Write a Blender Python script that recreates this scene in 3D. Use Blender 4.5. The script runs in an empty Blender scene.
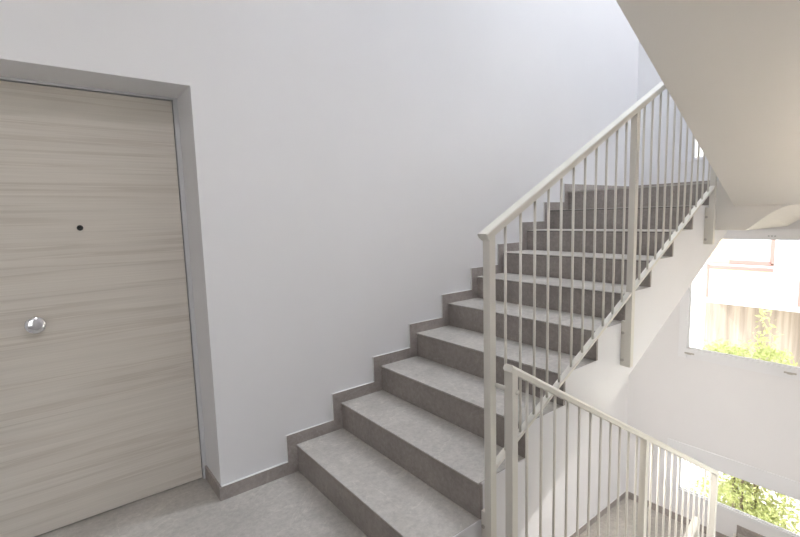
import bpy, bmesh, math, random
from mathutils import Vector, Matrix
random.seed(7)
S = bpy.context.scene
COL = S.collection

# ------------------------------------------------------------------ camera
cam_d = bpy.data.cameras.new('camera'); cam = bpy.data.objects.new('camera', cam_d); COL.objects.link(cam)
cam_d.sensor_fit = 'HORIZONTAL'; cam_d.sensor_width = 36.0; cam_d.lens = 454.36 * 36 / 800; cam_d.clip_start = 0.02; cam_d.clip_end = 300
yaw, pitch, roll = 0.9095, -0.1135, -0.0282
f = Vector((math.cos(yaw) * math.cos(pitch), math.sin(yaw) * math.cos(pitch), math.sin(pitch)))
rt = Vector((math.sin(yaw), -math.cos(yaw), 0)); up = rt.cross(f)
r2 = math.cos(roll) * rt + math.sin(roll) * up; u2 = -math.sin(roll) * rt + math.cos(roll) * up
M = Matrix.Identity(4)
for i in range(3):
    M[i][0] = r2[i]; M[i][1] = u2[i]; M[i][2] = -f[i]
M.translation = Vector((-1.0806, -2.4537, 1.5077))
cam.matrix_world = M
S.camera = cam

# ------------------------------------------------------------------ world, sun, exposure
SKY_LOW, SKY_HIGH = 0.75, 2.6
S.view_settings.view_transform = 'Standard'; S.view_settings.look = 'None'
S.view_settings.gamma = 1.0; S.view_settings.use_curve_mapping = False
S.view_settings.exposure = 1.6
w = bpy.data.worlds.new('world'); S.world = w; w.use_nodes = True
bg = w.node_tree.nodes['Background']; wn = w.node_tree.nodes; wl = w.node_tree.links      # pale hazy sky, brighter overhead
tcw = wn.new('ShaderNodeTexCoord'); sx = wn.new('ShaderNodeSeparateXYZ'); wr = wn.new('ShaderNodeMapRange'); wr.interpolation_type = 'SMOOTHSTEP'
wl.new(tcw.outputs['Generated'], sx.inputs[0]); wl.new(sx.outputs['Z'], wr.inputs[0])
wr.inputs[1].default_value = 0.05; wr.inputs[2].default_value = 0.9; wr.inputs[3].default_value = SKY_LOW; wr.inputs[4].default_value = SKY_HIGH
wc = wn.new('ShaderNodeMix'); wc.data_type = 'RGBA'; wc.inputs[6].default_value = (1.0, 0.97, 0.93, 1); wc.inputs[7].default_value = (0.84, 0.89, 1.0, 1)
wm = wn.new('ShaderNodeMapRange'); wl.new(sx.outputs['Z'], wm.inputs[0]); wm.inputs[1].default_value = 0.1; wm.inputs[2].default_value = 0.7
wl.new(wm.outputs[0], wc.inputs[0]); wl.new(wc.outputs[2], bg.inputs[0]); wl.new(wr.outputs[0], bg.inputs[1])
sd = bpy.data.lights.new('sun', 'SUN'); sd.energy = 1.0; sd.angle = 0.01; sd.color = (1, 0.95, 0.86)
sun = bpy.data.objects.new('sun', sd); COL.objects.link(sun)
sun.rotation_euler = Vector((-0.5, 0.7, 0.9)).to_track_quat('Z', 'Y').to_euler()

# dimensions shared by the building
G, R, W = 0.3185, 0.17, 1.179          # going, riser, flight width
X10 = 9 * G                            # edge of the half landings
XF, XB, YR = 4.21, -3.0, -2.65         # far wall, back wall, right wall
ST = 3.656                             # floor to floor
YD = -1.335                            # inner side of the upper right-hand flight
YDD = -1.372                           # inner side of the descending flight
RD = 0.1786

def portal_right(x0, x1, z0, z1):
    l = bpy.data.lights.new('window_portal', 'AREA'); l.shape = 'RECTANGLE'; l.size = x1 - x0; l.size_y = z1 - z0
    l.cycles.is_portal = True
    o = bpy.data.objects.new('window_portal', l); COL.objects.link(o)
    o.location = ((x0 + x1) / 2, YR - 0.32, (z0 + z1) / 2); o.rotation_euler = (math.pi / 2, 0, 0)
def portal(y0, y1, z0, z1):            # sampling guides in the window openings
    l = bpy.data.lights.new('window_portal', 'AREA'); l.shape = 'RECTANGLE'; l.size = abs(y1 - y0); l.size_y = z1 - z0
    l.cycles.is_portal = True
    o = bpy.data.objects.new('window_portal', l); COL.objects.link(o)
    o.location = (XF + 0.14, (y0 + y1) / 2, (z0 + z1) / 2); o.rotation_euler = (math.pi / 2, 0, math.pi / 2)

# ------------------------------------------------------------------ materials
def mat(name, col, rough=0.6, metal=0.0, spec=0.5):
    m = bpy.data.materials.new(name); m.use_nodes = True
    b = m.node_tree.nodes['Principled BSDF']
    b.inputs['Base Color'].default_value = (*col, 1); b.inputs['Roughness'].default_value = rough
    b.inputs['Metallic'].default_value = metal; b.inputs['Specular IOR Level'].default_value = spec
    return m
def nodes(m): return m.node_tree.nodes, m.node_tree.links, m.node_tree.nodes['Principled BSDF']
def noise(m, scale, detail=4, rough=0.55, mapscale=None, dist=0.0):
    n, l, b = nodes(m)
    tc = n.new('ShaderNodeTexCoord'); mp = n.new('ShaderNodeMapping'); t = n.new('ShaderNodeTexNoise')
    if mapscale: mp.inputs['Scale'].default_value = mapscale
    t.inputs['Scale'].default_value = scale; t.inputs['Detail'].default_value = detail
    t.inputs['Roughness'].default_value = rough; t.inputs['Distortion'].default_value = dist
    l.new(tc.outputs['Object'], mp.inputs['Vector']); l.new(mp.outputs['Vector'], t.inputs['Vector'])
    return t.outputs['Fac']
def ramp(m, fac, stops):
    n, l, b = nodes(m); r = n.new('ShaderNodeValToRGB'); e = r.color_ramp.elements
    e[0].position, e[0].color = stops[0][0], (*stops[0][1], 1); e[1].position, e[1].color = stops[-1][0], (*stops[-1][1], 1)
    for p, c in stops[1:-1]:
        x = e.new(p); x.color = (*c, 1)
    l.new(fac, r.inputs['Fac']); return r.outputs['Color']
def mul(m, a, b2, fac=1.0, mode='MULTIPLY'):
    n, l, b = nodes(m); x = n.new('ShaderNodeMix'); x.data_type = 'RGBA'; x.blend_type = mode
    x.inputs[0].default_value = fac; l.new(a, x.inputs[6]); l.new(b2, x.inputs[7]); return x.outputs[2]
def bump(m, h, strength, dist=0.01):
    n, l, b = nodes(m); x = n.new('ShaderNodeBump'); x.inputs['Strength'].default_value = strength
    x.inputs['Distance'].default_value = dist; l.new(h, x.inputs['Height']); l.new(x.outputs['Normal'], b.inputs['Normal'])

def plaster(name, col):
    m = mat(name, col, 0.85, spec=0.2)
    c = ramp(m, noise(m, 1.3, 3), [(0.3, tuple(v * 0.975 for v in col)), (0.7, col)])
    nodes(m)[1].new(c, nodes(m)[2].inputs['Base Color'])
    bump(m, noise(m, 160, 3), 0.10, 0.002)
    return m
PLASTER = plaster('white_plaster', (0.80, 0.79, 0.80))
SOFFIT = plaster('beige_plaster', (0.85, 0.815, 0.76))

def stone(name, col):
    m = mat(name, col, 0.42, spec=0.4)
    n, l, b = nodes(m)
    base = ramp(m, noise(m, 3.0, 5, 0.6, dist=0.6), [(0.25, tuple(v * 0.80 for v in col)), (0.5, col), (0.75, tuple(v * 1.16 for v in col))])
    fine = ramp(m, noise(m, 38, 6, 0.75), [(0.3, (0.80, 0.80, 0.80)), (0.7, (1.14, 1.14, 1.14))])
    vein = ramp(m, noise(m, 2.4, 6, 0.55, dist=1.3), [(0.488, (1, 1, 1)), (0.5, (1.15, 1.15, 1.14)), (0.512, (1, 1, 1))])
    c = mul(m, mul(m, base, fine), vein)
    l.new(c, b.inputs['Base Color'])
    rr = n.new('ShaderNodeMapRange'); l.new(noise(m, 5, 4), rr.inputs[0]); rr.inputs[3].default_value = 0.36; rr.inputs[4].default_value = 0.55
    l.new(rr.outputs[0], b.inputs['Roughness'])
    bump(m, noise(m, 90, 4), 0.08, 0.002)
    return m
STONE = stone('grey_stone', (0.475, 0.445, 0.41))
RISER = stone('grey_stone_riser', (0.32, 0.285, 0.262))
SKIRT = stone('skirting_stone', (0.36, 0.32, 0.30))

def wood():
    col = (0.69, 0.64, 0.575)
    m = mat('pale_ash_laminate', col, 0.5, spec=0.35); n, l, b = nodes(m)
    a = ramp(m, noise(m, 1.0, 5, 0.6, (0.4, 1, 11), 0.15), [(0.3, tuple(v * 0.93 for v in col)), (0.5, col), (0.75, tuple(v * 1.03 for v in col))])
    g = ramp(m, noise(m, 1.0, 6, 0.7, (1.2, 1, 150), 0.1), [(0.3, (0.90, 0.89, 0.88)), (0.65, (1.03, 1.03, 1.03))])
    d = ramp(m, noise(m, 1.0, 4, 0.55, (0.33, 1, 14), 0.2), [(0.50, (1, 1, 1)), (0.56, (0.88, 0.86, 0.84)), (0.575, (1, 1, 1))])
    l.new(mul(m, mul(m, a, g), d), b.inputs['Base Color'])
    bump(m, noise(m, 1.0, 5, 0.7, (3, 1, 160)), 0.06, 0.001)
    return m
WOOD = wood()
RAIL = mat('cream_grey_paint', (0.73, 0.70, 0.635), 0.38)
FRAME = mat('white_window_frame', (0.80, 0.80, 0.82), 0.35)
DFRAME = mat('grey_metal_door_frame', (0.60, 0.60, 0.61), 0.4, 0.0)
CHROME = mat('chrome', (0.86, 0.86, 0.88), 0.10, 1.0)
BLACK = mat('black', (0.01, 0.01, 0.01), 0.35)
DARKM = mat('grey_steel', (0.5, 0.47, 0.43), 0.45, 0.4)
CAULK = mat('white_sealant', (0.78, 0.77, 0.76), 0.6)
LAMPM = mat('lamp_diffuser', (1, 1, 1), 0.5)
def glass():
    m = bpy.data.materials.new('window_glass'); m.use_nodes = True; n = m.node_tree.nodes; l = m.node_tree.links
    n.clear(); o = n.new('ShaderNodeOutputMaterial'); mx = n.new('ShaderNodeMixShader'); t = n.new('ShaderNodeBsdfTransparent')
    g = n.new('ShaderNodeBsdfGlossy'); g.inputs['Roughness'].default_value = 0.02; fr = n.new('ShaderNodeFresnel'); fr.inputs['IOR'].default_value = 1.35
    t.inputs['Color'].default_value = (0.96, 0.98, 0.97, 1)
    l.new(fr.outputs[0], mx.inputs[0]); l.new(t.outputs[0], mx.inputs[1]); l.new(g.outputs[0], mx.inputs[2]); l.new(mx.outputs[0], o.inputs[0])
    return m
GLASS = glass()

# ------------------------------------------------------------------ mesh helpers
def bx(bm, x0, x1, y0, y1, z0, z1):
    x0, x1 = min(x0, x1), max(x0, x1); y0, y1 = min(y0, y1), max(y0, y1); z0, z1 = min(z0, z1), max(z0, z1)
    v = [bm.verts.new(p) for p in ((x0, y0, z0), (x1, y0, z0), (x1, y1, z0), (x0, y1, z0), (x0, y0, z1), (x1, y0, z1), (x1, y1, z1), (x0, y1, z1))]
    for q in ((3, 2, 1, 0), (4, 5, 6, 7), (0, 1, 5, 4), (1, 2, 6, 5), (2, 3, 7, 6), (3, 0, 4, 7)): bm.faces.new([v[i] for i in q])
def prism(bm, pts, y0, y1):            # polygon in x,z pushed along y
    a = [bm.verts.new((x, y0, z)) for x, z in pts]; b = [bm.verts.new((x, y1, z)) for x, z in pts]
    bm.faces.new(a); bm.faces.new(b[::-1]); n = len(pts)
    for i in range(n): bm.faces.new((a[i], b[i], b[(i + 1) % n], a[(i + 1) % n]))
def prism_x(bm, pts, x0, x1):          # polygon in y,z pushed along x
    a = [bm.verts.new((x0, y, z)) for y, z in pts]; b = [bm.verts.new((x1, y, z)) for y, z in pts]
    bm.faces.new(a); bm.faces.new(b[::-1]); n = len(pts)
    for i in range(n): bm.faces.new((a[i], b[i], b[(i + 1) % n], a[(i + 1) % n]))
def prism_z(bm, pts, z0, z1):          # polygon in x,y pushed along z
    a = [bm.verts.new((x, y, z0)) for x, y in pts]; b = [bm.verts.new((x, y, z1)) for x, y in pts]
    bm.faces.new(a); bm.faces.new(b[::-1]); n = len(pts)
    for i in range(n): bm.faces.new((a[i], b[i], b[(i + 1) % n], a[(i + 1) % n]))
def cyl(bm, p0, p1, r, seg=12, r1=None):
    p0, p1 = Vector(p0), Vector(p1); d = (p1 - p0); q = d.to_track_quat('Z', 'Y').to_matrix()
    r1 = r if r1 is None else r1; A = []; B = []
    for i in range(seg):
        t = 2 * math.pi * i / seg; v = q @ Vector((math.cos(t), math.sin(t), 0))
        A.append(bm.verts.new(p0 + v * r)); B.append(bm.verts.new(p1 + v * r1))
    bm.faces.new(A[::-1]); bm.faces.new(B)
    for i in range(seg):
        fc = bm.faces.new((A[i], A[(i + 1) % seg], B[(i + 1) % seg], B[i])); fc.smooth = True
def sweep(bm, p0, p1, prof):           # profile (y, n) along a sloped line in the x,z plane
    p0, p1 = Vector(p0), Vector(p1); d = (p1 - p0).normalized(); n = Vector((-d.z, 0, d.x))
    if n.z < 0: n = -n
    A = [bm.verts.new(p0 + Vector((0, a, 0)) + n * b) for a, b in prof]; B = [bm.verts.new(p1 + Vector((0, a, 0)) + n * b) for a, b in prof]
    bm.faces.new(A); bm.faces.new(B[::-1]); k = len(prof)
    for i in range(k): bm.faces.new((A[i], B[i], B[(i + 1) % k], A[(i + 1) % k]))
def obj(name, bm, m, parent=None, bevel=0.0, loc=None):
    bmesh.ops.recalc_face_normals(bm, faces=bm.faces)
    if bevel:
        bmesh.ops.bevel(bm, geom=[e for e in bm.edges if e.calc_face_angle(0) > 0.5], offset=bevel, segments=2, affect='EDGES', profile=0.6)
    me = bpy.data.meshes.new(name); bm.to_mesh(me); bm.free(); me.materials.append(m)
    o = bpy.data.objects.new(name, me); COL.objects.link(o)
    if loc: o.location = loc
    if parent: o.parent = parent
    return o
def struct(name, bm, m, bevel=0.0):
    o = obj(name, bm, m, bevel=bevel); o['kind'] = 'structure'; return o
def thing(name, label, cat, loc=(0, 0, 0), group=None):
    o = bpy.data.objects.new(name, None); COL.objects.link(o); o.location = loc; o.empty_display_size = 0.1
    o['label'] = label; o['category'] = cat
    if group: o['group'] = group
    return o
def copy_tree(o, parent=None):
    c = o.copy(); COL.objects.link(c); c.parent = parent
    for ch in [x for x in list(S.objects) if x.parent is o]: copy_tree(ch, c)
    return c
B = bmesh.new

# ------------------------------------------------------------------ the shell
ZT, ZB = 6.7, -3.956
DX0, DX1, DZ = -1.475, -0.446, 2.176
bm = B()
bx(bm, DX1, XF + 0.35, 0, 0.40, ZB, ZT); bx(bm, XB - 0.3, DX0, 0, 0.40, ZB, ZT)
bx(bm, DX0, DX1, 0, 0.40, DZ, ZT); bx(bm, DX0, DX1, 0, 0.40, ZB, -0.30)
bmesh.ops.remove_doubles(bm, verts=bm.verts, dist=1e-5)
struct('wall_left', bm, PLASTER)
RW = (1.0, 3.6, -1.55, 0.45)          # added unseen window in the right wall, lights soffit and stair side
RL = (-2.75, -1.45, 0.55, 2.35)       # added unseen window behind the camera, lights door and left wall
bm = B(); bx(bm, XB - 0.3, RL[0], YR - 0.3, YR, ZB, ZT); bx(bm, RL[1], RW[0], YR - 0.3, YR, ZB, ZT)
bx(bm, RL[0], RL[1], YR - 0.3, YR, ZB, RL[2]); bx(bm, RL[0], RL[1], YR - 0.3, YR, RL[3], ZT); bx(bm, RW[1], XF + 0.35, YR - 0.3, YR, ZB, ZT)
bx(bm, RW[0], RW[1], YR - 0.3, YR, ZB, RW[2]); bx(bm, RW[0], RW[1], YR - 0.3, YR, RW[3], ZT); struct('wall_right', bm, PLASTER)
bm = B()
for k in range(4):
    x = RW[0] + 0.03 + (RW[1] - RW[0] - 0.06) * k / 3; bx(bm, x - 0.03, x + 0.03, YR - 0.16, YR - 0.10, RW[2], RW[3])
bx(bm, RW[0], RW[1], YR - 0.16, YR - 0.10, RW[2], RW[2] + 0.06); bx(bm, RW[0], RW[1], YR - 0.16, YR - 0.10, RW[3] - 0.06, RW[3])
rl = struct('window_added_stair', bm, FRAME)
bm = B(); bx(bm, RW[0] + 0.03, RW[1] - 0.03, YR - 0.133, YR - 0.127, RW[2] + 0.03, RW[3] - 0.03); obj('window_pane', bm, GLASS, rl)
portal_right(*RW)
bm = B()
for k in range(3):
    x = RL[0] + 0.03 + (RL[1] - RL[0] - 0.06) * k / 2; bx(bm, x - 0.03, x + 0.03, YR - 0.16, YR - 0.10, RL[2], RL[3])
bx(bm, RL[0], RL[1], YR - 0.16, YR - 0.10, RL[2], RL[2] + 0.06); bx(bm, RL[0], RL[1], YR - 0.16, YR - 0.10, RL[3] - 0.06, RL[3])
rl = struct('window_added_landing', bm, FRAME)
bm = B(); bx(bm, RL[0] + 0.03, RL[1] - 0.03, YR - 0.133, YR - 0.127, RL[2] + 0.03, RL[3] - 0.03); obj('window_pane', bm, GLASS, rl)
portal_right(*RL)
bm = B(); bx(bm, XB - 0.3, XB, YR, 0, ZB, ZT); struct('wall_back', bm, PLASTER)
WY1 = -2.15
WINS = [('window_1', -0.52, -0.075, 1.30), ('window_2', -0.45, -1.600, -1.037), ('window_3', -0.45, 1.985, 2.56), ('window_4', -0.52, 3.58, 4.95)]
WT = 0.12
bm = B()
bx(bm, XF, XF + WT, 0, -0.45, ZB, ZT)
bx(bm, XF, XF + WT, WY1, YR, ZB, ZT)
zs = [(ZB, -1.680), (-1.037, -0.075), (1.30, 1.985), (2.56, 3.58), (4.95, ZT)]
for a, b in zs: bx(bm, XF, XF + WT, -0.45, WY1, a, b)
bx(bm, XF, XF + WT, -0.45, -0.52, -0.075, 1.30); bx(bm, XF, XF + WT, -0.45, -0.52, 3.58, 4.95)
bx(bm, XF, XF + 0.045, -0.45, WY1, -1.680, -1.600)
struct('wall_far', bm, PLASTER)
SK = (0.35, 3.45, -1.75, -0.12)          # added unseen rooflight, brings top light onto the left flight: x0, x1, y0, y1
bm = B(); bx(bm, XB - 0.3, SK[0], YR - 0.3, 0.40, ZT, ZT + 0.25); bx(bm, SK[1], XF + 0.35, YR - 0.3, 0.40, ZT, ZT + 0.25)
bx(bm, SK[0], SK[1], YR - 0.3, SK[2], ZT, ZT + 0.25); bx(bm, SK[0], SK[1], SK[3], 0.40, ZT, ZT + 0.25); struct('ceiling', bm, PLASTER)
bm = B()
for k in range(4):
    x = SK[0] + (SK[1] - SK[0]) * k / 3; bx(bm, x - 0.03, x + 0.03, SK[2], SK[3], ZT + 0.25, ZT + 0.31)
bx(bm, SK[0], SK[1], SK[2] - 0.03, SK[2] + 0.03, ZT + 0.25, ZT + 0.31); bx(bm, SK[0], SK[1], SK[3] - 0.03, SK[3] + 0.03, ZT + 0.25, ZT + 0.31)
rl = struct('window_added_roof', bm, FRAME)
bm = B(); bx(bm, SK[0], SK[1], SK[2], SK[3], ZT + 0.285, ZT + 0.295); obj('window_pane', bm, GLASS, rl)
l = bpy.data.lights.new('window_portal', 'AREA'); l.shape = 'RECTANGLE'; l.size = SK[1] - SK[0]; l.size_y = SK[3] - SK[2]; l.cycles.is_portal = True
o = bpy.data.objects.new('window_portal', l); COL.objects.link(o); o.location = ((SK[0] + SK[1]) / 2, (SK[2] + SK[3]) / 2, ZT + 0.35)

# floors
bm = B(); bx(bm, XB, 0.0, YR, 0, -0.025, 0.0); bx(bm, DX0, DX1, 0, 0.40, -0.025, 0.0); struct('floor', bm, STONE)
bm = B(); bx(bm, XB, -0.002, YR, -0.001, -0.30, -0.025); bx(bm, DX0, DX1, 0, 0.40, -0.30, -0.025); struct('floor_slab', bm, PLASTER)
bm = B(); bx(bm, XB, 0.0, YR, 0, ST - 0.256, ST); struct('floor_slab', bm, SOFFIT)
bm = B(); bx(bm, XB, XF, YR, 0, -ST - 0.3, -ST); struct('floor', bm, STONE)

# half landings: plain left part, right part one step higher over a rising, curved soffit
YS = -1.14
ARC = []
for i in range(37):
    t = i / 36; ARC.append((-1.408 - 0.275 * t, 1.343 + 0.172 * math.sin(t * math.pi / 2) ** 1.15))
def half_landing(dz):
    xa = X10 + 0.002; YN = -1.345                       # the step runs slightly askew, from the well to the far wall
    bm = B(); prism_z(bm, [(xa, 0), (XF, 0), (XF, YS), (xa, YN)], 1.70 + dz - 0.025, 1.70 + dz)
    prism_z(bm, [(xa, YN), (XF, YS), (XF, YR), (xa, YR)], 1.87 + dz - 0.025, 1.87 + dz)
    struct('floor', bm, STONE)
    bm = B(); prism_z(bm, [(xa, YN + 0.012), (XF, YS + 0.012), (XF, YS), (xa, YN)], 1.70 + dz, 1.87 + dz - 0.025); struct('trim_1' if dz == 0 else 'trim_2', bm, RISER)
    bm = B(); bx(bm, X10 + 0.02, XF, 0, -W + 0.001, 1.345 + dz, 1.675 + dz)
    struct('floor_slab', bm, PLASTER)
    # right part: front face with an arched lower edge, ruled soffit running down to the far wall
    bm = B()
    fr = [(-W, 1.345)] + ARC + [(YR, 1.517)]
    ks = [(-1.05, 1.284), (-1.21, 1.305), (-1.37, 1.326), (-1.449, 1.388), (-1.62, 1.47)]
    bk = [(-1.04, 1.284)]
    for i in range(37):
        s = i / 36 * (len(ks) - 1); j = min(int(s), len(ks) - 2); u = s - j
        bk.append((ks[j][0] + (ks[j + 1][0] - ks[j][0]) * u, ks[j][1] + (ks[j + 1][1] - ks[j][1]) * u))
    bk.append((YR, 1.60))
    A = [bm.verts.new((X10, y, z + dz)) for y, z in fr]; C = [bm.verts.new((XF, y, z + dz)) for y, z in bk]
    top = lambda y: 1.845 if y < -1.3 else 1.675
    A2 = [bm.verts.new((X10, y, top(y) + dz)) for y, z in fr]; C2 = [bm.verts.new((XF, y, top(y - 0.2) + dz)) for y, z in bk]
    for i in range(len(fr) - 1):
        bm.faces.new((A[i], A[i + 1], C[i + 1], C[i]))
        bm.faces.new((A[i], A[i + 1], A2[i + 1], A2[i])); bm.faces.new((A2[i], A2[i + 1], C2[i + 1], C2[i])); bm.faces.new((C[i], C[i + 1], C2[i + 1], C2[i]))
    bm.faces.new((A[0], C[0], C2[0], A2[0])); bm.faces.new((A[-1], C[-1], C2[-1], A2[-1]))
    struct('floor_slab', bm, SOFFIT)
half_landing(0); half_landing(-ST)

# ------------------------------------------------------------------ left flights (climbing away)
def left_flight(dz, label):
    t = thing('stair_flight', label, 'staircase', (0, 0, dz), 'flights of the staircase')
    pts = [(0.006, -0.295), (0.10, -0.295), (3.335, 1.345), (X10 + 0.02, 1.345), (X10 + 0.02, 1.675)]
    for i in range(10, 0, -1):
        x = (i - 1) * G
        if i < 10: pts.append((x + G + 0.016, i * R - 0.003))
        pts.append((x + 0.016, i * R - 0.003)); pts.append((x + 0.016, (i - 1) * R - 0.003 if i > 1 else -0.02))
    # clean duplicates
    out = []
    for p in pts:
        if not out or (abs(out[-1][0] - p[0]) + abs(out[-1][1] - p[1]) > 1e-4): out.append(p)
    bm = B(); prism(bm, [(x, z) for x, z in out], -0.001, -W); obj('stair_slab', bm, PLASTER, t)
    for i in range(1, 11):
        x = (i - 1) * G
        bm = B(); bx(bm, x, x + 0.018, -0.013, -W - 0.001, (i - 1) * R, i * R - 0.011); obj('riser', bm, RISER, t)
        if i < 10:
            bm = B(); bx(bm, x - 0.005, x + G, -0.013, -W + 0.004, i * R - 0.007, i * R); obj('tread', bm, STONE, t, 0.001)
        else:
            bm = B(); bx(bm, x - 0.005, x + 0.03, -0.013, -W + 0.004, i * R - 0.007, i * R + 0.0005); obj('tread', bm, STONE, t, 0.001)
        # thin shadow joint between riser and tread
        bm = B(); bx(bm, x + 0.004, x + 0.017, -0.014, -W + 0.012, i * R - 0.011, i * R - 0.007); obj('joint', bm, BLACK, t)
    return t
left_flight(0, 'wide flight of grey stone steps climbing along the white wall beside the door')
left_flight(-ST, 'lower flight of grey stone steps going down from the lower landing under the upper steps')

def right_flight(x_top, z_top, z_bot, label, soff, ceil_join, YD):
    t = thing('stair_flight', label, 'staircase', (0, 0, z_top), 'flights of the staircase')
    n = 10; r = (z_top - z_bot) / n
    pts = [(x_top - 0.001, -0.02)]
    for k in range(n):
        x = x_top + k * G
        pts.append((x - 0.016, -k * r - 0.003 if k else -0.02)); pts.append((x - 0.016, -(k + 1) * r - (0.003 if k < n - 1 else 0.02)))
    pts += [(X10 + 0.0, -n * r - 0.02), (X10, soff[1] - z_top), (ceil_join, -0.256 if ceil_join < 0 else -0.29), (x_top - 0.001 if ceil_join < 0 else x_top - 0.001, -0.256 if ceil_join < 0 else -0.29)]
    out = []
    for p in pts:
        if not out or (abs(out[-1][0] - p[0]) + abs(out[-1][1] - p[1]) > 1e-4): out.append(p)
    if ceil_join < 0: out.pop()   # the soffit runs on under the slab
    bm = B(); prism(bm, out, YD, YR + 0.001); obj('stair_slab', bm, SOFFIT, t)
    for k in range(n):
        x = x_top + k * G
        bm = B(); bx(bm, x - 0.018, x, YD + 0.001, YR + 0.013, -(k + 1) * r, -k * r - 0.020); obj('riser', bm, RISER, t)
        if k:
            bm = B(); bx(bm, x - G, x + 0.005, YD - 0.004, YR + 0.013, -k * r - 0.020, -k * r); obj('tread', bm, STONE, t, 0.0015)
    return t
right_flight(0.0, 0.0, 1.87 - ST, 'flight of grey stone steps descending from our landing behind the lower railing', (X10, 1.515 - ST), 0.001, YDD)
right_flight(0.0, ST, 1.87, 'flight of steps overhead, seen as a smooth beige sloping underside', (X10, 1.515), -0.624, YD)

# ------------------------------------------------------------------ skirting boards
def skirt_left(dz, lx0, name):
    up_ = [(lx0, 0.0), (lx0, 0.078), (-0.062, 0.078)]
    for i in range(1, 11):
        x = (i - 1) * G - 0.062; up_.append((x, i * R + 0.07))
        up_.append((x + G if i < 10 else XF, i * R + 0.07))
    low = [(XF, 1.70)]
    for i in range(10, 0, -1): low += [((i - 1) * G + 0.010, i * R - 0.01), ((i - 1) * G + 0.010, (i - 1) * R)]
    bm = B(); prism(bm, [(x, z + dz) for x, z in up_ + low], 0.0, -0.012); struct(name, bm, SKIRT)
    # pale sealant line on top
    bm = B()
    bx(bm, lx0, -0.062, 0, -0.0135, dz + 0.078, dz + 0.0805)
    for i in range(1, 11):
        x = (i - 1) * G - 0.062
        bx(bm, x, x + (G if i < 10 else XF - x), 0, -0.010, dz + i * R + 0.07, dz + i * R + 0.072)
        bx(bm, x - 0.002, x, 0, -0.010, dz + (i - 1) * R + 0.07, dz + i * R + 0.072)
    struct('trim_' + ('3' if dz == 0 else '4'), bm, CAULK)
skirt_left(0, DX1 + 0.0, 'baseboard_left'); skirt_left(-ST, -0.4, 'baseboard_lower')
bm = B(); bx(bm, DX1 - 0.012, DX1, -0.012, 0.285, 0, 0.078); bx(bm, XB, DX0, 0, -0.012, 0, 0.078); struct('baseboard_door', bm, SKIRT)
for nm, dz in (('baseboard_far', 0), ('baseboard_far_lower', -ST)):
    bm = B(); bx(bm, XF - 0.012, XF, -0.012, YS + 0.0, 1.70 + dz, 1.78 + dz); bx(bm, XF - 0.012, XF, YS + 0.01, YR, 1.70 + dz, 1.95 + dz)
    struct(nm, bm, SKIRT)

# ------------------------------------------------------------------ door
d = bpy.data.objects.new('door_1', None); COL.objects.link(d); d.location = (-0.95, 0.29, 0); d['kind'] = 'structure'
def L(bm): bmesh.ops.translate(bm, verts=bm.verts, vec=(0.95, -0.29, 0)); return bm
bm = B(); bx(bm, DX0 + 0.03, -0.4725, 0.290, 0.345, 0.006, 2.160); leaf = obj('door_leaf', L(bm), WOOD, d, 0.002)
bm = B()
bx(bm, -0.469, DX1, 0.278, 0.37, 0, DZ); bx(bm, DX0, DX0 + 0.027, 0.278, 0.37, 0, DZ); bx(bm, DX0 + 0.027, -0.469, 0.278, 0.37, 2.164, DZ)
obj('door_frame', L(bm), DFRAME, d)
bm = B(); bx(bm, DX0 + 0.02, -0.46, 0.35, 0.36, 0, DZ - 0.005); obj('door_backing', L(bm), BLACK, d)
# knob: rose + mushroom head, both turned
def lathe(bm, c, prof, seg=32):        # axis along -y, prof = (radius, offset)
    rings = []
    for r, o in prof:
        rings.append([bm.verts.new((c[0] + r * math.cos(2 * math.pi * i / seg), c[1] - o, c[2] + r * math.sin(2 * math.pi * i / seg))) for i in range(seg)])
    for a, b in zip(rings, rings[1:]):
        for i in range(seg):
            q = bm.faces.new((a[i], a[(i + 1) % seg], b[(i + 1) % seg], b[i])); q.smooth = True
    bm.faces.new(rings[0]); bm.faces.new(rings[-1][::-1])
kc = (-1.150, 0.290, 1.052)
bm = B(); lathe(bm, kc, [(0.026, 0), (0.026, 0.005), (0.014, 0.007), (0.013, 0.028), (0.030, 0.034), (0.038, 0.041), (0.041, 0.050), (0.0395, 0.056), (0.036, 0.0595), (0.020, 0.0615), (0.002, 0.062)])
obj('door_knob', L(bm), CHROME, leaf, loc=None)['label'] = 'round polished chrome knob'
pc = (-0.937, 0.290, 1.497)
bm = B(); lathe(bm, pc, [(0.0135, 0), (0.0135, 0.003), (0.010, 0.005), (0.007, 0.0045), (0.006, 0.002), (0.001, 0.002)])
obj('peephole', L(bm), BLACK, leaf)['label'] = 'small black peephole'

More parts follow.
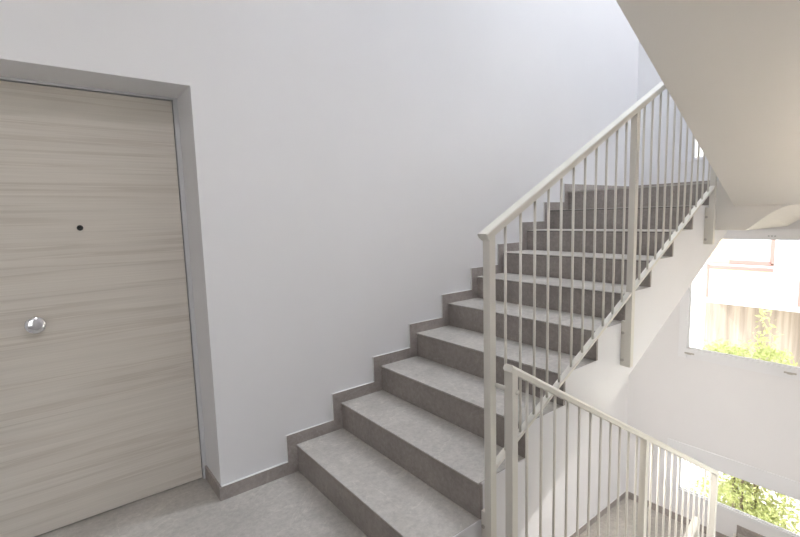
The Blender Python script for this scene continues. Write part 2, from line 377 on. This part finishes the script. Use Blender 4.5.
# ------------------------------------------------------------------ windows
def window(name, y0, z0, z1, gy0, gz0, gz1, low):
    o = bpy.data.objects.new(name, None); COL.objects.link(o); o['kind'] = 'structure'; o.location = (XF, y0, z0)
    def T(bm): bmesh.ops.translate(bm, verts=bm.verts, vec=(-XF, -y0, -z0)); return bm
    gy1 = WY1 + 0.08
    bm = B(); xa, xb = XF - 0.010, XF + 0.05
    bx(bm, xa, xb, y0, gy0, z0, z1); bx(bm, xa, xb, gy1, WY1, z0, z1)
    bx(bm, xa, xb, gy0, gy1, gz1, z1)
    if low: bx(bm, xa, xb, gy0, gy1, z0 + 0.055, gz0)
    else: bx(bm, xa, xb, gy0, gy1, z0 + 0.004, gz0)
    if low: bx(bm, xa + 0.006, xb, gy0, gy1, z0, z0 + 0.055)
    obj('window_frame', T(bm), FRAME, o, 0.002)
    bm = B(); s = 0.012                       # inner glazing bead
    bx(bm, XF + 0.012, XF + 0.03, gy0 - s, gy0, gz0, gz1); bx(bm, XF + 0.012, XF + 0.03, gy0, gy1, gz0, gz0 + s); bx(bm, XF + 0.012, XF + 0.03, gy0, gy1, gz1 - s, gz1)
    obj('glazing_bead', T(bm), FRAME, o)
    bm = B(); bx(bm, XF + 0.034, XF + 0.040, gy0, gy1, gz0, gz1); obj('window_pane', T(bm), GLASS, o)
    bm = B(); bx(bm, XF + 0.05, XF + WT + 0.03, y0, WY1, z0 + (0.001 if low else -0.078), z0 + (0.02 if low else -0.062)); obj('window_sill', T(bm), FRAME, o)
    if low:
        for yc in (-0.63, -1.46):
            bm = B(); bx(bm, XF - 0.020, XF - 0.008, yc - 0.045, yc + 0.045, z0 + 0.048, z0 + 0.062)
            bx(bm, XF - 0.026, XF - 0.012, yc - 0.02, yc + 0.02, z0 + 0.044, z0 + 0.056); obj('window_latch', T(bm), DARKM, o, 0.002)
        for k in range(3):
            yc = -1.238 - 0.024 * k
            bm = B(); bx(bm, XF - 0.0125, XF - 0.009, yc - 0.006, yc + 0.006, gz1 + 0.022, gz1 + 0.027); obj('vent_slot', T(bm), BLACK, o)
    portal(y0, WY1, z0, z1)
window('window_1', -0.52, -0.075, 1.30, -0.600, 0.030, 1.210, True)
window('window_2', -0.45, -1.600, -1.037, -0.575, -1.572, -1.205, False)
window('window_3', -0.45, 1.985, 2.56, -0.575, 2.013, 2.385, False)
window('window_4', -0.52, 3.58, 4.95, -0.600, 3.686, 4.866, True)

# ------------------------------------------------------------------ railings
HW = 0.018
HP_UP = [(-HW - 0.001, 0.0), (-HW - 0.001, 0.027), (-HW + 0.003, 0.031), (HW + 0.010, 0.031), (HW + 0.014, 0.027), (HW + 0.012, 0.012), (HW + 0.002, 0.0)]
HP_DN = [(-HW - 0.001, 0.0), (-HW - 0.001, 0.020), (-HW + 0.007, 0.030), (HW, 0.030), (HW + 0.009, 0.022), (HW + 0.009, 0.008), (HW, 0.0)]
BP = [(-0.015, -0.007), (-0.015, 0.007), (0.015, 0.007), (0.015, -0.007)]
def railing(label, yc, x0, sp, hand, bott, foot, side, prof, ext):
    """hand, bott, foot: (height at x = 0, slope) of handrail underside, bottom rail centre and post feet."""
    t = thing('stair_railing', label, 'railing', (x0, yc, 0), 'railings of the staircase')
    H = lambda x: hand[0] + hand[1] * x
    K = lambda x: bott[0] + bott[1] * x
    def loc(bm): bmesh.ops.translate(bm, verts=bm.verts, vec=(-x0, -yc, 0)); return bm
    xa, xb = x0 - HW - ext, x0 + 2 * sp + HW + 0.008
    bm = B(); sweep(bm, (xa, yc, H(xa)), (xb, yc, H(xb)), prof); obj('handrail', loc(bm), RAIL, t)
    bm = B(); sweep(bm, (x0, yc, K(x0)), (x0 + 2 * sp, yc, K(x0 + 2 * sp)), BP); obj('bottom_rail', loc(bm), RAIL, t)
    s_ = 1 if side > yc else -1
    for k in range(3):
        x = x0 + k * sp; zb = foot[0] + foot[1] * x
        bm = B(); prism(bm, [(x - HW, zb), (x + HW, zb), (x + HW, H(x + HW) + 0.003), (x - HW, H(x - HW) + 0.003)], yc - HW, yc + HW)
        p = obj('post', loc(bm), RAIL, t, 0.0015)
        bm = B(); bx(bm, x - 0.013, x + 0.013, yc + s_ * HW, side - s_ * 0.0005, zb, zb + 0.27); m_ = obj('mounting_plate', loc(bm), RAIL, p)
        for zz in (zb + 0.035, zb + 0.20):
            bm = B(); ym = (yc + s_ * HW + side) / 2; cyl(bm, (x - 0.012, ym, zz), (x - 0.017, ym, zz), 0.009, 12)
            obj('bolt', loc(bm), DARKM, p)
    for b in range(2):
        for j in range(1, 12):
            x = x0 + b * sp + j * sp / 12
            bm = B(); cyl(bm, (x, yc, K(x) + 0.002), (x, yc, H(x) + 0.004), 0.0062, 12); obj('baluster', loc(bm), RAIL, t)
    return t
MU = R / G
UY, DY, USP = -1.222, -1.340, 1.2265
up_rail = railing('cream painted metal railing rising beside the stone steps', UY, 0.340, USP, (1.238, 0.517), (0.236, 0.5127), (-0.239, 0.530), -W, HP_UP, 0.004)
low_up = copy_tree(up_rail); low_up.location = (0.340, UY, -ST)
low_up['label'] = 'pale railing end on the lower landing, behind the bottom post of the descending railing'
down = railing('cream painted metal railing descending in the foreground towards the lower landing', DY, 0.3335, 1.2085, (1.064, -0.567), (0.05, -0.561), (-0.43, -0.561), YDD, HP_DN, 0.006)
def link_bar(z, x, label):
    t = thing('connecting_bar', label, 'bar', (x, -1.28, z), 'short bars joining neighbouring railing posts')
    bm = B(); cyl(bm, (0, 0.027, 0), (0, -0.063, 0), 0.0095, 14)
    obj('rod', bm, RAIL, t)
    bm = B(); bmesh.ops.create_uvsphere(bm, u_segments=14, v_segments=8, radius=0.0125)
    bmesh.ops.translate(bm, verts=bm.verts, vec=(0, -0.074, 0))
    for q in bm.faces: q.smooth = True
    obj('end_cap', bm, RAIL, t)
    return t
link_bar(0.800, 0.345, 'short round bar joining the two tall foreground posts')
link_bar(-1.13, 2.735, 'short round bar joining the bottom post of the lower railing to the railing behind')

# ------------------------------------------------------------------ unseen lamps, added to brighten walls, soffit and steps
def added_ceiling_lamp(x, y, z, power, label, col=(1, 0.94, 0.88)):
    t = thing('added_ceiling_lamp', label, 'lamp', (x, y, z))
    bm = B(); cyl(bm, (0, 0, -0.03), (0, 0, 0), 0.19, 32); obj('lamp_base', bm, FRAME, t)
    if True:
        m = mat('added_lamp_diffuser', (1, 1, 1), 0.5); b = m.node_tree.nodes['Principled BSDF']
        b.inputs['Emission Color'].default_value = (*col, 1); b.inputs['Emission Strength'].default_value = power
    bm = B(); cyl(bm, (0, 0, -0.06), (0, 0, -0.03), 0.15, 32, 0.17); obj('diffuser', bm, m, t)
    return t
added_ceiling_lamp(-0.75, -2.25, ST - 0.256, 17, 'added round white lamp on the landing ceiling, out of view', (0.97, 0.96, 1))  # added out of view to lift the door and left wall
added_ceiling_lamp(3.25, -0.5, 1.345, 5, 'added round white lamp under the half landing, hidden behind its edge')  # hidden lamp, added to brighten the far wall and lower left wall
added_ceiling_lamp(-0.7, -1.9, -0.30, 22, 'added round white lamp on the ceiling of the floor below, unseen')  # added on the unseen storey to light the lower well
added_ceiling_lamp(3.85, -0.9, ZT, 110, 'added round white lamp on the top ceiling of the stairwell, unseen', (0.88, 0.93, 1))  # added out of view, cool light for the upper walls

tl = added_ceiling_lamp(1.75, -0.80, -0.348 + 0.507 * 1.75 - 0.11, 33, 'added round white lamp hidden below the sloping underside of the left flight')  # hidden lamp, added to brighten the left wall below the flight
bm = B(); cyl(bm, (0, 0, 0), (0, 0, 0.108), 0.03, 12); obj('stem', bm, FRAME, tl)
def added_wall_lamp(x, z, power, label, up=False):
    t = thing('added_wall_lamp', label, 'lamp', (x, YR, z))
    bm = B(); bx(bm, -0.15, 0.15, 0, 0.03, -0.09, 0.09); obj('lamp_base', bm, FRAME, t, 0.004)
    m = mat('added_warm_diffuser', (1, 1, 1), 0.5); b = m.node_tree.nodes['Principled BSDF']
    b.inputs['Emission Color'].default_value = (1, 0.88, 0.74, 1); b.inputs['Emission Strength'].default_value = power
    if up:      # uplighter: opaque tray keeps the added light off the stair side
        bm = B(); bx(bm, -0.15, 0.15, 0.03, 0.12, -0.09, -0.075); bx(bm, -0.15, 0.15, 0.108, 0.12, -0.075, 0.09)
        bx(bm, -0.15, -0.138, 0.03, 0.108, -0.075, 0.09); bx(bm, 0.138, 0.15, 0.03, 0.108, -0.075, 0.09); obj('tray', bm, FRAME, t)
        bm = B(); bx(bm, -0.136, 0.136, 0.032, 0.106, -0.05, 0.04); obj('diffuser', bm, m, t, 0.005)
    else:
        bm = B(); bx(bm, -0.13, 0.13, 0.03, 0.09, -0.07, 0.07); obj('diffuser', bm, m, t, 0.01)
added_wall_lamp(2.15, 0.75, 62, 'added white tray shaped uplighter, unseen, beside the descending flight, nearest our landing', True)  # added out of view to light the sloping soffit from below
added_wall_lamp(3.6, 0.45, 7, 'added rectangular wall lamp, unseen, beside the lower landing, near the large window')  # added out of view, warm light on the low end of the soffit

# ------------------------------------------------------------------ outside
CREAM = mat('cream_render', (0.66, 0.52, 0.34), 0.8); WHITE = mat('white_render', (0.74, 0.73, 0.72), 0.7); RED = mat('red_paint', (0.42, 0.22, 0.19), 0.5)
CLAD = mat('brown_cladding', (0.42, 0.33, 0.27), 0.8)
c = ramp(CLAD, noise(CLAD, 1.0, 3, 0.5, (1, 7, 0.4)), [(0.35, (0.30, 0.24, 0.20)), (0.65, (0.52, 0.43, 0.37))]); CLAD.node_tree.links.new(c, CLAD.node_tree.nodes['Principled BSDF'].inputs['Base Color'])
PANE = mat('bright_glazing', (0.75, 0.78, 0.8), 0.1)
PAVE = mat('pale_paving', (0.62, 0.58, 0.50), 0.9)
bm = B(); bx(bm, -30, 60, -40, 40, -5.8, -5.6); struct('ground', bm, PAVE)
b = thing('apartment_building', 'cream house with a white balcony and red framed window, outside the large window', 'building', (13, 0, -5.6))
def O(bm): bmesh.ops.translate(bm, verts=bm.verts, vec=(-13, 0, 5.6)); return bm
bm = B(); bx(bm, 13, 19, 2.07, -9, -0.75, 4.5); obj('wall', O(bm), CREAM, b)
bm = B(); bx(bm, 12.98, 19, 2.07, -9, -5.6, -0.75); obj('lower_wall', O(bm), CLAD, b)
bm = B(); bx(bm, 12.0, 13, 1.9, -7, -0.86, -0.74); obj('balcony_slab', O(bm), WHITE, b)
bm = B()
bx(bm, 12.0, 12.04, 1.70, -0.03, -0.742, -0.016); bx(bm, 12.0, 12.04, -0.10, -3.2, -0.742, -0.016)
obj('balcony_panel', O(bm), WHITE, b)
bm = B(); bx(bm, 12.0, 12.05, 1.75, -6, 0.09, 0.13); obj('balcony_rail', O(bm), WHITE, b)
for yy in (1.735, -0.065, -3.25):
    bm = B(); bx(bm, 12.0, 12.05, yy - 0.028, yy + 0.028, -0.74, 0.11); obj('balcony_post', O(bm), RED, b)
bm = B(); bx(bm, 12.96, 13, 2.05, -1.8, -0.10, 0.06); obj('facade_band', O(bm), RED, b)
bm = B(); bx(bm, 12.93, 13, 0.72, 0.64, 0.10, 2.2); bx(bm, 12.93, 13, 1.56, 0.70, 0.06, 0.15); bx(bm, 12.93, 13, 1.56, -1.8, 2.1, 2.2); wf = obj('house_window_frame', O(bm), RED, b)
bm = B(); bx(bm, 12.95, 12.99, 1.52, 0.72, 0.15, 2.1); bx(bm, 12.95, 12.99, 0.64, -1.8, -0.74, 2.1); obj('house_window_pane', O(bm), PANE, wf)

def leafmat(name, c1, c2):
    m = mat(name, c1, 0.55)
    nodes(m)[1].new(ramp(m, noise(m, 3, 3), [(0.3, c1), (0.7, c2)]), nodes(m)[2].inputs['Base Color'])
    n, l, b_ = nodes(m); tr = n.new('ShaderNodeBsdfTranslucent'); tr.inputs[0].default_value = (*[v * 1.1 for v in c2], 1)
    mx = n.new('ShaderNodeMixShader'); mx.inputs[0].default_value = 0.35; out = [x for x in n if x.type == 'OUTPUT_MATERIAL'][0]
    l.new(b_.outputs[0], mx.inputs[1]); l.new(tr.outputs[0], mx.inputs[2]); l.new(mx.outputs[0], out.inputs[0])
    return m
LEAF = leafmat('sunlit_leaves', (0.34, 0.38, 0.13), (0.52, 0.53, 0.24))
BARK = mat('bark', (0.16, 0.12, 0.08), 0.9)
def shrub(x, y, h, rad, label, n=12000, sprig=None, half=0.5):
    t = thing('shrub', label, 'shrub', (x, y, -5.6), 'tall shrubs outside the windows')
    V = []; F = []
    blobs = [(random.uniform(-.5, .5) * rad, random.uniform(-half, half), random.uniform(0.04, 0.92) * h, random.uniform(0.45, 0.7) * rad) for _ in range(80)]
    def leaf(c, s):
        a = Vector((random.gauss(0, 1), random.gauss(0, 1), random.gauss(0, 1))).normalized(); b2 = a.orthogonal().normalized()
        b2 = Matrix.Rotation(random.uniform(0, 6.28), 3, a) @ b2; c2 = a.cross(b2)
        k = len(V); V.extend([c - b2 * s, c + c2 * s * 0.42 + a * s * 0.12, c + b2 * s, c - c2 * s * 0.42 + a * s * 0.12]); F.append((k, k + 1, k + 2, k + 3))
    for i in range(n):
        bb = random.choice(blobs); u = Vector((random.gauss(0, 1), random.gauss(0, 1), random.gauss(0, 1))).normalized() * bb[3] * random.uniform(0.6, 1.05)
        u.z *= 0.9; p = Vector(bb[:3]) + u
        if p.z > h * 0.97: p.z = h * 0.97 - random.uniform(0, 0.2)
        leaf(p, random.uniform(0.03, 0.06))
    if sprig:
        for i in range(90):
            q = random.uniform(0, 1); leaf(Vector((random.gauss(0, 0.07), sprig[0] + random.gauss(0, 0.10 * (1 - q * .5)), h * 0.93 + q * sprig[1])), random.uniform(0.035, 0.065))
    me = bpy.data.meshes.new('foliage'); me.from_pydata([tuple(v) for v in V], [], F); me.materials.append(LEAF)
    o = bpy.data.objects.new('foliage', me); COL.objects.link(o); o.parent = t
    bm = B()
    for k in range(6):
        a = k * 1.05; cyl(bm, (0.1 * math.cos(a), 0.1 * math.sin(a), 0), (rad * .45 * math.cos(a), rad * .5 * math.sin(a), h * 0.85), 0.035, 7, 0.012)
    obj('stem', bm, BARK, t)
shrub(9.15, 0.02, 4.74, 0.60, 'wide yellow green shrub with a taller sprig, seen through the large window', 21000, (-0.15, 0.85), 0.72)
shrub(9.15, -2.25, 4.85, 0.60, 'wide yellow green shrub outside, to the right of the one with the taller sprig', 12000, None, 0.72)
